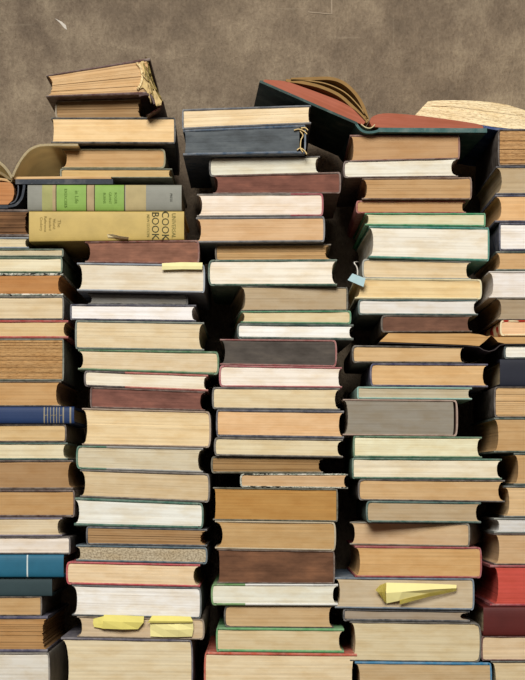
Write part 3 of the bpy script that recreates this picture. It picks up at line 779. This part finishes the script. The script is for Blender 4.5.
# ------------------------------------------------------------------ open green book on the fourth stack
def open_green():
    Y0, Y1 = 0.0, 0.19; yw = 3.2
    org = Vector((PX(372, Y0), 0.06, PZ(134, Y0)))
    e = root('open_book', org)
    tag(e, 'open dark green book with red page edges lying across the middle and fourth stacks', 'open book')
    gm = cover_mat('16352f', '', 1); gm2 = cover_mat('2d5552', '', 2)
    rd = page_mat('a8573a', '', 1); lf = plain_mat('tan_leaves', '8f6e40', 0.85, 0.22, 40); lf2 = plain_mat('tan_leaves_inner', 'a08050', 0.85, 0.2, 40)
    ribbon('cover_board', [(259.8, 81.2), (357, 123.3)], 2.4, Y0, Y1, gm, e, org, yaw=yw, sm=False)
    ribbon('spine', [(356, 123.6), (360.5, 129.4), (366, 132), (373, 132), (379, 130.4)], 2.4, Y0 + .0005, Y1, gm2, e, org, yaw=yw)
    ribbon('spine_lining', [(361, 124), (366, 127.4), (371, 127.8), (375, 124.5)], 0.9, Y0 + .002, Y1 - .002, plain_mat('mull_cloth', 'c9b98f', .9, .2, 200), e, org, yaw=yw)
    ribbon('cover_board', [(378.5, 129.8), (487, 130.4)], 4.4, Y0, Y1, gm2, e, org, yaw=yw, sm=False)
    up = smooth_path([(264.5, 79.6), (285, 81.2), (300, 86), (322, 94), (340, 101.2), (355, 110), (366, 121.2)], 4)
    lo = [(363, 124.8), (357, 122.6), (320, 106.4), (290, 93.4), (263, 81.8)]
    extrude('page_block', up + lo, Y0 + .003, Y1 - .004, rd, e, org, yaw=yw, grain=((264, 82), (357, 122)))
    extrude('page_block', smooth_path([(369.5, 122), (371.5, 117.5), (378, 114.4), (390, 113.3), (417, 115.4), (450, 119.6), (480, 124.6), (483, 129)], 4) + [(381, 127.6), (372, 126.6)],
            Y0 + .003, Y1 - .004, rd, e, org, yaw=yw, grain=((390, 120), (480, 127)))
    for pts, th, m in (([(286, 80.4), (300, 82.0), (320, 86.6), (339, 95), (353, 107), (363, 117), (367.6, 122)], 3.0, lf),
                       ([(293, 79.8), (310, 80.8), (328, 84.2), (345, 92.4), (358, 105), (366, 116), (368.6, 121)], 1.0, lf2),
                       ([(291, 79.4), (312, 78.6), (330, 78.4), (343, 82.6), (354, 92), (362, 104), (367.6, 119)], 3.2, lf)):
        ribbon('fanned_leaves', pts, th, Y0 + .003, Y1 - .006, m, e, org, yaw=yw)
open_green()

# ------------------------------------------------------------------ pale open book topping the rightmost stack
def open_pale():
    Y0, Y1 = 0.014, 0.235
    org = Vector((PX(540), 0.1, PZ(131)))
    e = root('open_book', org)
    tag(e, 'open book with rough pale yellow pages topping the rightmost stack', 'open book')
    pm = page_mat('efd8a8', 'rough', 2); nb = cover_mat('1d3a6c', '', 3)
    ribbon('cover_board', [(420, 117.2), (452, 121.2), (480, 125.9), (496, 128.8), (512, 130.2), (560, 130.3), (668, 130)], 2.4, Y0, Y1, nb, e, org, sm=False)
    def layers(top, bot, n, seed):
        """block of leaves built as strips with ragged ends"""
        rng = random.Random(seed)
        for k in range(n):
            a, b = k / n, (k + 1) / n
            P = [(t[0] * (1 - a) + q[0] * a, t[1] * (1 - a) + q[1] * a) for t, q in zip(top, bot)]
            Q = [(t[0] * (1 - b) + q[0] * b, t[1] * (1 - b) + q[1] * b) for t, q in zip(top, bot)]
            dy = rng.uniform(-.0012, .0012)
            extrude('page_block', P + Q[::-1], Y0 + .003 + dy, Y1 - .004, pm, e, org, grain=(P[2], P[5]), rough=.0003, seed=seed + k)
    top = [(428, 101.2), (440, 100.3), (458, 100.2), (476, 100.8), (492, 102.2), (508, 105), (524, 110), (540, 117), (552, 124.5)]
    bot = [(415, 115.2), (432, 117.2), (452, 119.8), (472, 123.2), (492, 126.6), (510, 128.6), (524, 129), (540, 129), (553, 129)]
    layers(top, bot, 6, 11)
    top2 = [(554, 124.5), (566, 117), (582, 110), (598, 106), (614, 104), (630, 103), (646, 103), (656, 104), (662, 106)]
    bot2 = [(553.5, 129), (566, 129), (582, 129), (598, 128.9), (614, 128.8), (630, 128.7), (646, 128.7), (656, 128.6), (666, 128.6)]
    layers(top2, bot2, 4, 31)
open_pale()

# ------------------------------------------------------------------ open paperback between the fourth and rightmost stacks
def open_paperback():
    Y0, Y1 = -0.004, 0.17
    org = Vector((PX(489), 0.09, PZ(345.5)))
    e = root('open_book', org)
    tag(e, 'thin open paperback lying flat between the fourth and rightmost stacks', 'open book')
    pm = page_mat('c99a55', 'old', 1); dk = plain_mat('paperback_cover', '3a3130', 0.6)
    extrude('page_block', [(379.5, 341.6), (388.5, 333.2), (430, 333.6), (470, 333.4), (480, 334.4), (487, 336.4), (491, 335.4), (485, 341.2), (479, 346), (466, 344.9), (430, 343.4)], Y0, Y1, pm, e, org, grain=((380, 341), (470, 343)), rough=.0004)
    extrude('page_block', [(491.5, 335.2), (494, 337.2), (500, 337.0), (560, 337.0), (610, 337), (613, 343.4), (505, 343.6), (498, 342)], Y0, Y1, pm, e, org, grain=((0, 0), (1, 0)), rough=.0004)
    ribbon('cover', [(379, 342.6), (430, 344.3), (466, 345.7), (479, 347), (483.5, 350), (489, 351.4), (495, 349.8), (500, 345.2), (505, 344.2), (612, 344.2)], .7, Y0 + .001, Y1 - .001, dk, e, org, sm=False)
open_paperback()

# ------------------------------------------------------------------ paper slips, sticky notes and the tag
def sheet(name, rows, mat, label, cat, group=None, th=0.00013, wav=0.0):
    """thin sheet through rows of (px, py, Y) points"""
    bm = bmesh.new()
    p0 = rows[0][0]
    org = Vector((PX(p0[0], p0[2]), p0[2], PZ(p0[1], p0[2])))
    A = []
    for r in rows:
        A.append([bm.verts.new(Vector((PX(x, y_), y_, PZ(y, y_))) - org) for x, y, y_ in r])
    for i in range(len(A) - 1):
        for j in range(len(A[0]) - 1):
            bm.faces.new((A[i][j], A[i][j + 1], A[i + 1][j + 1], A[i + 1][j]))
    bmesh.ops.recalc_face_normals(bm, faces=bm.faces[:])
    bmesh.ops.solidify(bm, geom=bm.faces[:] , thickness=th)
    o = finish(name, bm, mat, None, None); o.location = org
    tag(o, label, cat, group); return o
ye = plain_mat('yellow_note_paper', 'e6d878', 0.7, 0.08, 50)
ye2 = plain_mat('pale_yellow_note_paper', 'efe39c', 0.7, 0.06, 50)
cr = plain_mat('cream_note_paper', 'e6dca0', 0.7, 0.1, 60)
sheet('paper_tab', [[(163, 263.9, .03), (182, 264.2, .03), (202, 264.5, .03)], [(162.5, 263.6, -.001), (182, 263.9, -.001), (202.5, 264.2, -.001)],
     [(162, 263.2, -.0035), (182, 262.2, -.004), (202.5, 262.6, -.0035)], [(162, 266, -.0045), (182, 266, -.005), (202.5, 266, -.0045)], [(162, 269.8, -.004), (182, 269.2, -.0045), (202, 269.4, -.004)]],
     cr, 'cream paper tab folded over the blue-grey book', 'paper tab')
sheet('sticky_note', [[(104, 618.0, .02), (122, 618.2, .02), (143, 618.6, .02)], [(104, 617.4, -.001), (122, 617.7, -.001), (144, 618.1, -.001)],
     [(104, 614.6, -.004), (122, 615.2, -.005), (144, 616.2, -.004)], [(103, 621, -.006), (122, 622, -.0065), (143.5, 622.5, -.005)], [(102, 628.6, -.004), (122, 629.4, -.006), (138, 629.2, -.003)]],
     ye, 'crumpled yellow sticky note on the beige-paged book, further from the spine', 'sticky note', 'yellow sticky notes')
sheet('sticky_note', [[(93.5, 618.6, -.0012), (98, 617.6, -.0016), (104, 616, -.003)], [(93, 623, -.0012), (98, 623.6, -.0018), (103.4, 624, -.004)], [(94, 627, -.001), (98, 627.6, -.0014), (102.6, 628.4, -.003)]],
     ye, 'small yellow note corner peeping out beside the larger sticky note', 'sticky note', 'yellow sticky notes')
sheet('sticky_note', [[(153, 618.7, .02), (172, 618.9, .02), (191, 619.3, .02)], [(153, 618.2, -.001), (172, 618.5, -.001), (191, 618.8, -.001)],
     [(152, 615.6, -.004), (172, 615.8, -.005), (190.5, 616.6, -.004)], [(149, 620.8, -.007), (172, 621.2, -.008), (193, 621.4, -.006)], [(147, 622.6, -.006), (172, 622.8, -.007), (192, 622.6, -.005)]],
     ye, 'bright yellow sticky note folded over the book edge, nearer the spine', 'sticky note', 'yellow sticky notes')
sheet('sticky_note', [[(150, 622.4, -.003), (164, 622.6, -.004), (178, 622.6, -.004), (193, 622.4, -.003)], [(150.2, 629, -.0015), (164, 629.5, -.004), (178, 630, -.006), (193.5, 629, -.002)], [(150.4, 636.4, -.0015), (164, 637, -.002), (178, 637, -.003), (192, 636.6, -.001)]],
     ye2, 'pale creased yellow note standing below the folded yellow note', 'sticky note', 'yellow sticky notes')
sheet('folded_paper', [[(386.4, 582.6, -.002), (404, 583, -.006), (430, 583.6, -.005), (456.5, 584.8, -.002)], [(386.0, 593, -.006), (402, 592, -.010), (430, 589.5, -.010), (456.6, 588.2, -.004)],
     [(386.4, 603.4, -.002), (398, 601, -.006), (430, 593.6, -.005), (456.5, 589, -.002)]], ye2, 'folded yellow paper wedge sticking out of the beige pages', 'folded paper')
# its flap and curl belong to the same sheet
fp = bpy.data.objects['folded_paper']
def child_sheet(name, rows, mat, parent, th=0.00013):
    bm = bmesh.new(); org = Vector(parent.location)
    A = [[bm.verts.new(Vector((PX(x, y_), y_, PZ(y, y_))) - org) for x, y, y_ in r] for r in rows]
    for i in range(len(A) - 1):
        for j in range(len(A[0]) - 1):
            bm.faces.new((A[i][j], A[i][j + 1], A[i + 1][j + 1], A[i + 1][j]))
    bmesh.ops.solidify(bm, geom=bm.faces[:], thickness=th)
    return finish(name, bm, mat, parent, None)
child_sheet('folded_flap', [[(400, 600, -.007), (428, 593.4, -.009), (456, 588.4, -.005)], [(399.5, 604.6, -.005), (428, 597, -.006), (456.5, 591, -.003)]], ye, fp)
child_sheet('curled_corner', [[(386.2, 582.8, -.002), (380, 585, -.009), (375.4, 590, -.005)], [(385.6, 592, -.006), (382, 592, -.011), (378, 592.5, -.007)], [(386.2, 603.2, -.002), (384, 601, -.007), (381.5, 597, -.006)]], ye, fp)
sheet('paper_slip', [[(107, 234.2, -.0035), (113, 234.2, -.0075), (120, 236, -.009), (129, 237.2, -.0075)], [(108, 237.4, -.0025), (114, 237.2, -.004), (121, 238.4, -.0055), (128.5, 239.0, -.0045)], [(108, 240.6, .004), (114, 240.6, .004), (121, 240.5, .004), (128, 240.4, .004)]],
     plain_mat('slip_paper', 'd9c79a', 0.8, 0.1, 60), 'pale paper slip peeping out under the yellow cookbook', 'paper slip')

def blue_tag():
    org = Vector((PX(356, -.008), -.008, PZ(287, -.008)))
    e = root('bookmark_tag', org); tag(e, 'pale blue paper tag hanging on a white string', 'bookmark tag')
    Y = -.010
    pts = [(347.6, 280), (352.4, 273.4), (365.6, 278.4), (363.4, 286.8)]
    extrude('tag_paper', pts, Y, Y + .0006, plain_mat('blue_tag_paper', 'a9c4c8', 0.7, 0.1, 90), e, org)
    bm = bmesh.new()
    cp = smooth_path([(357.5, 274.8), (357.5, 270), (356.5, 266.5), (354.6, 263.4), (355.2, 260.9), (359, 260.2)], 5)
    ys = [Y - .0004 + (0.016 * max(0, (i / (len(cp) - 1) - .55)) / .45) for i in range(len(cp))]
    rings = []
    for (x, y), yy in zip(cp, ys):
        c = Vector((PX(x, Y), yy, PZ(y, Y))) - org
        rings.append([bm.verts.new(c + Vector((math.cos(a) * .0007, math.sin(a) * .0007, math.sin(a) * .0004))) for a in (0, 1.57, 3.14, 4.71)])
    for i in range(len(rings) - 1):
        for j in range(4): bm.faces.new((rings[i][j], rings[i][(j + 1) % 4], rings[i + 1][(j + 1) % 4], rings[i + 1][j]))
    bm.faces.new(rings[0]); bm.faces.new(rings[-1])
    finish('string', bm, plain_mat('white_string', 'dfd8cc', 0.9, 0.1, 200), e, org)
blue_tag()
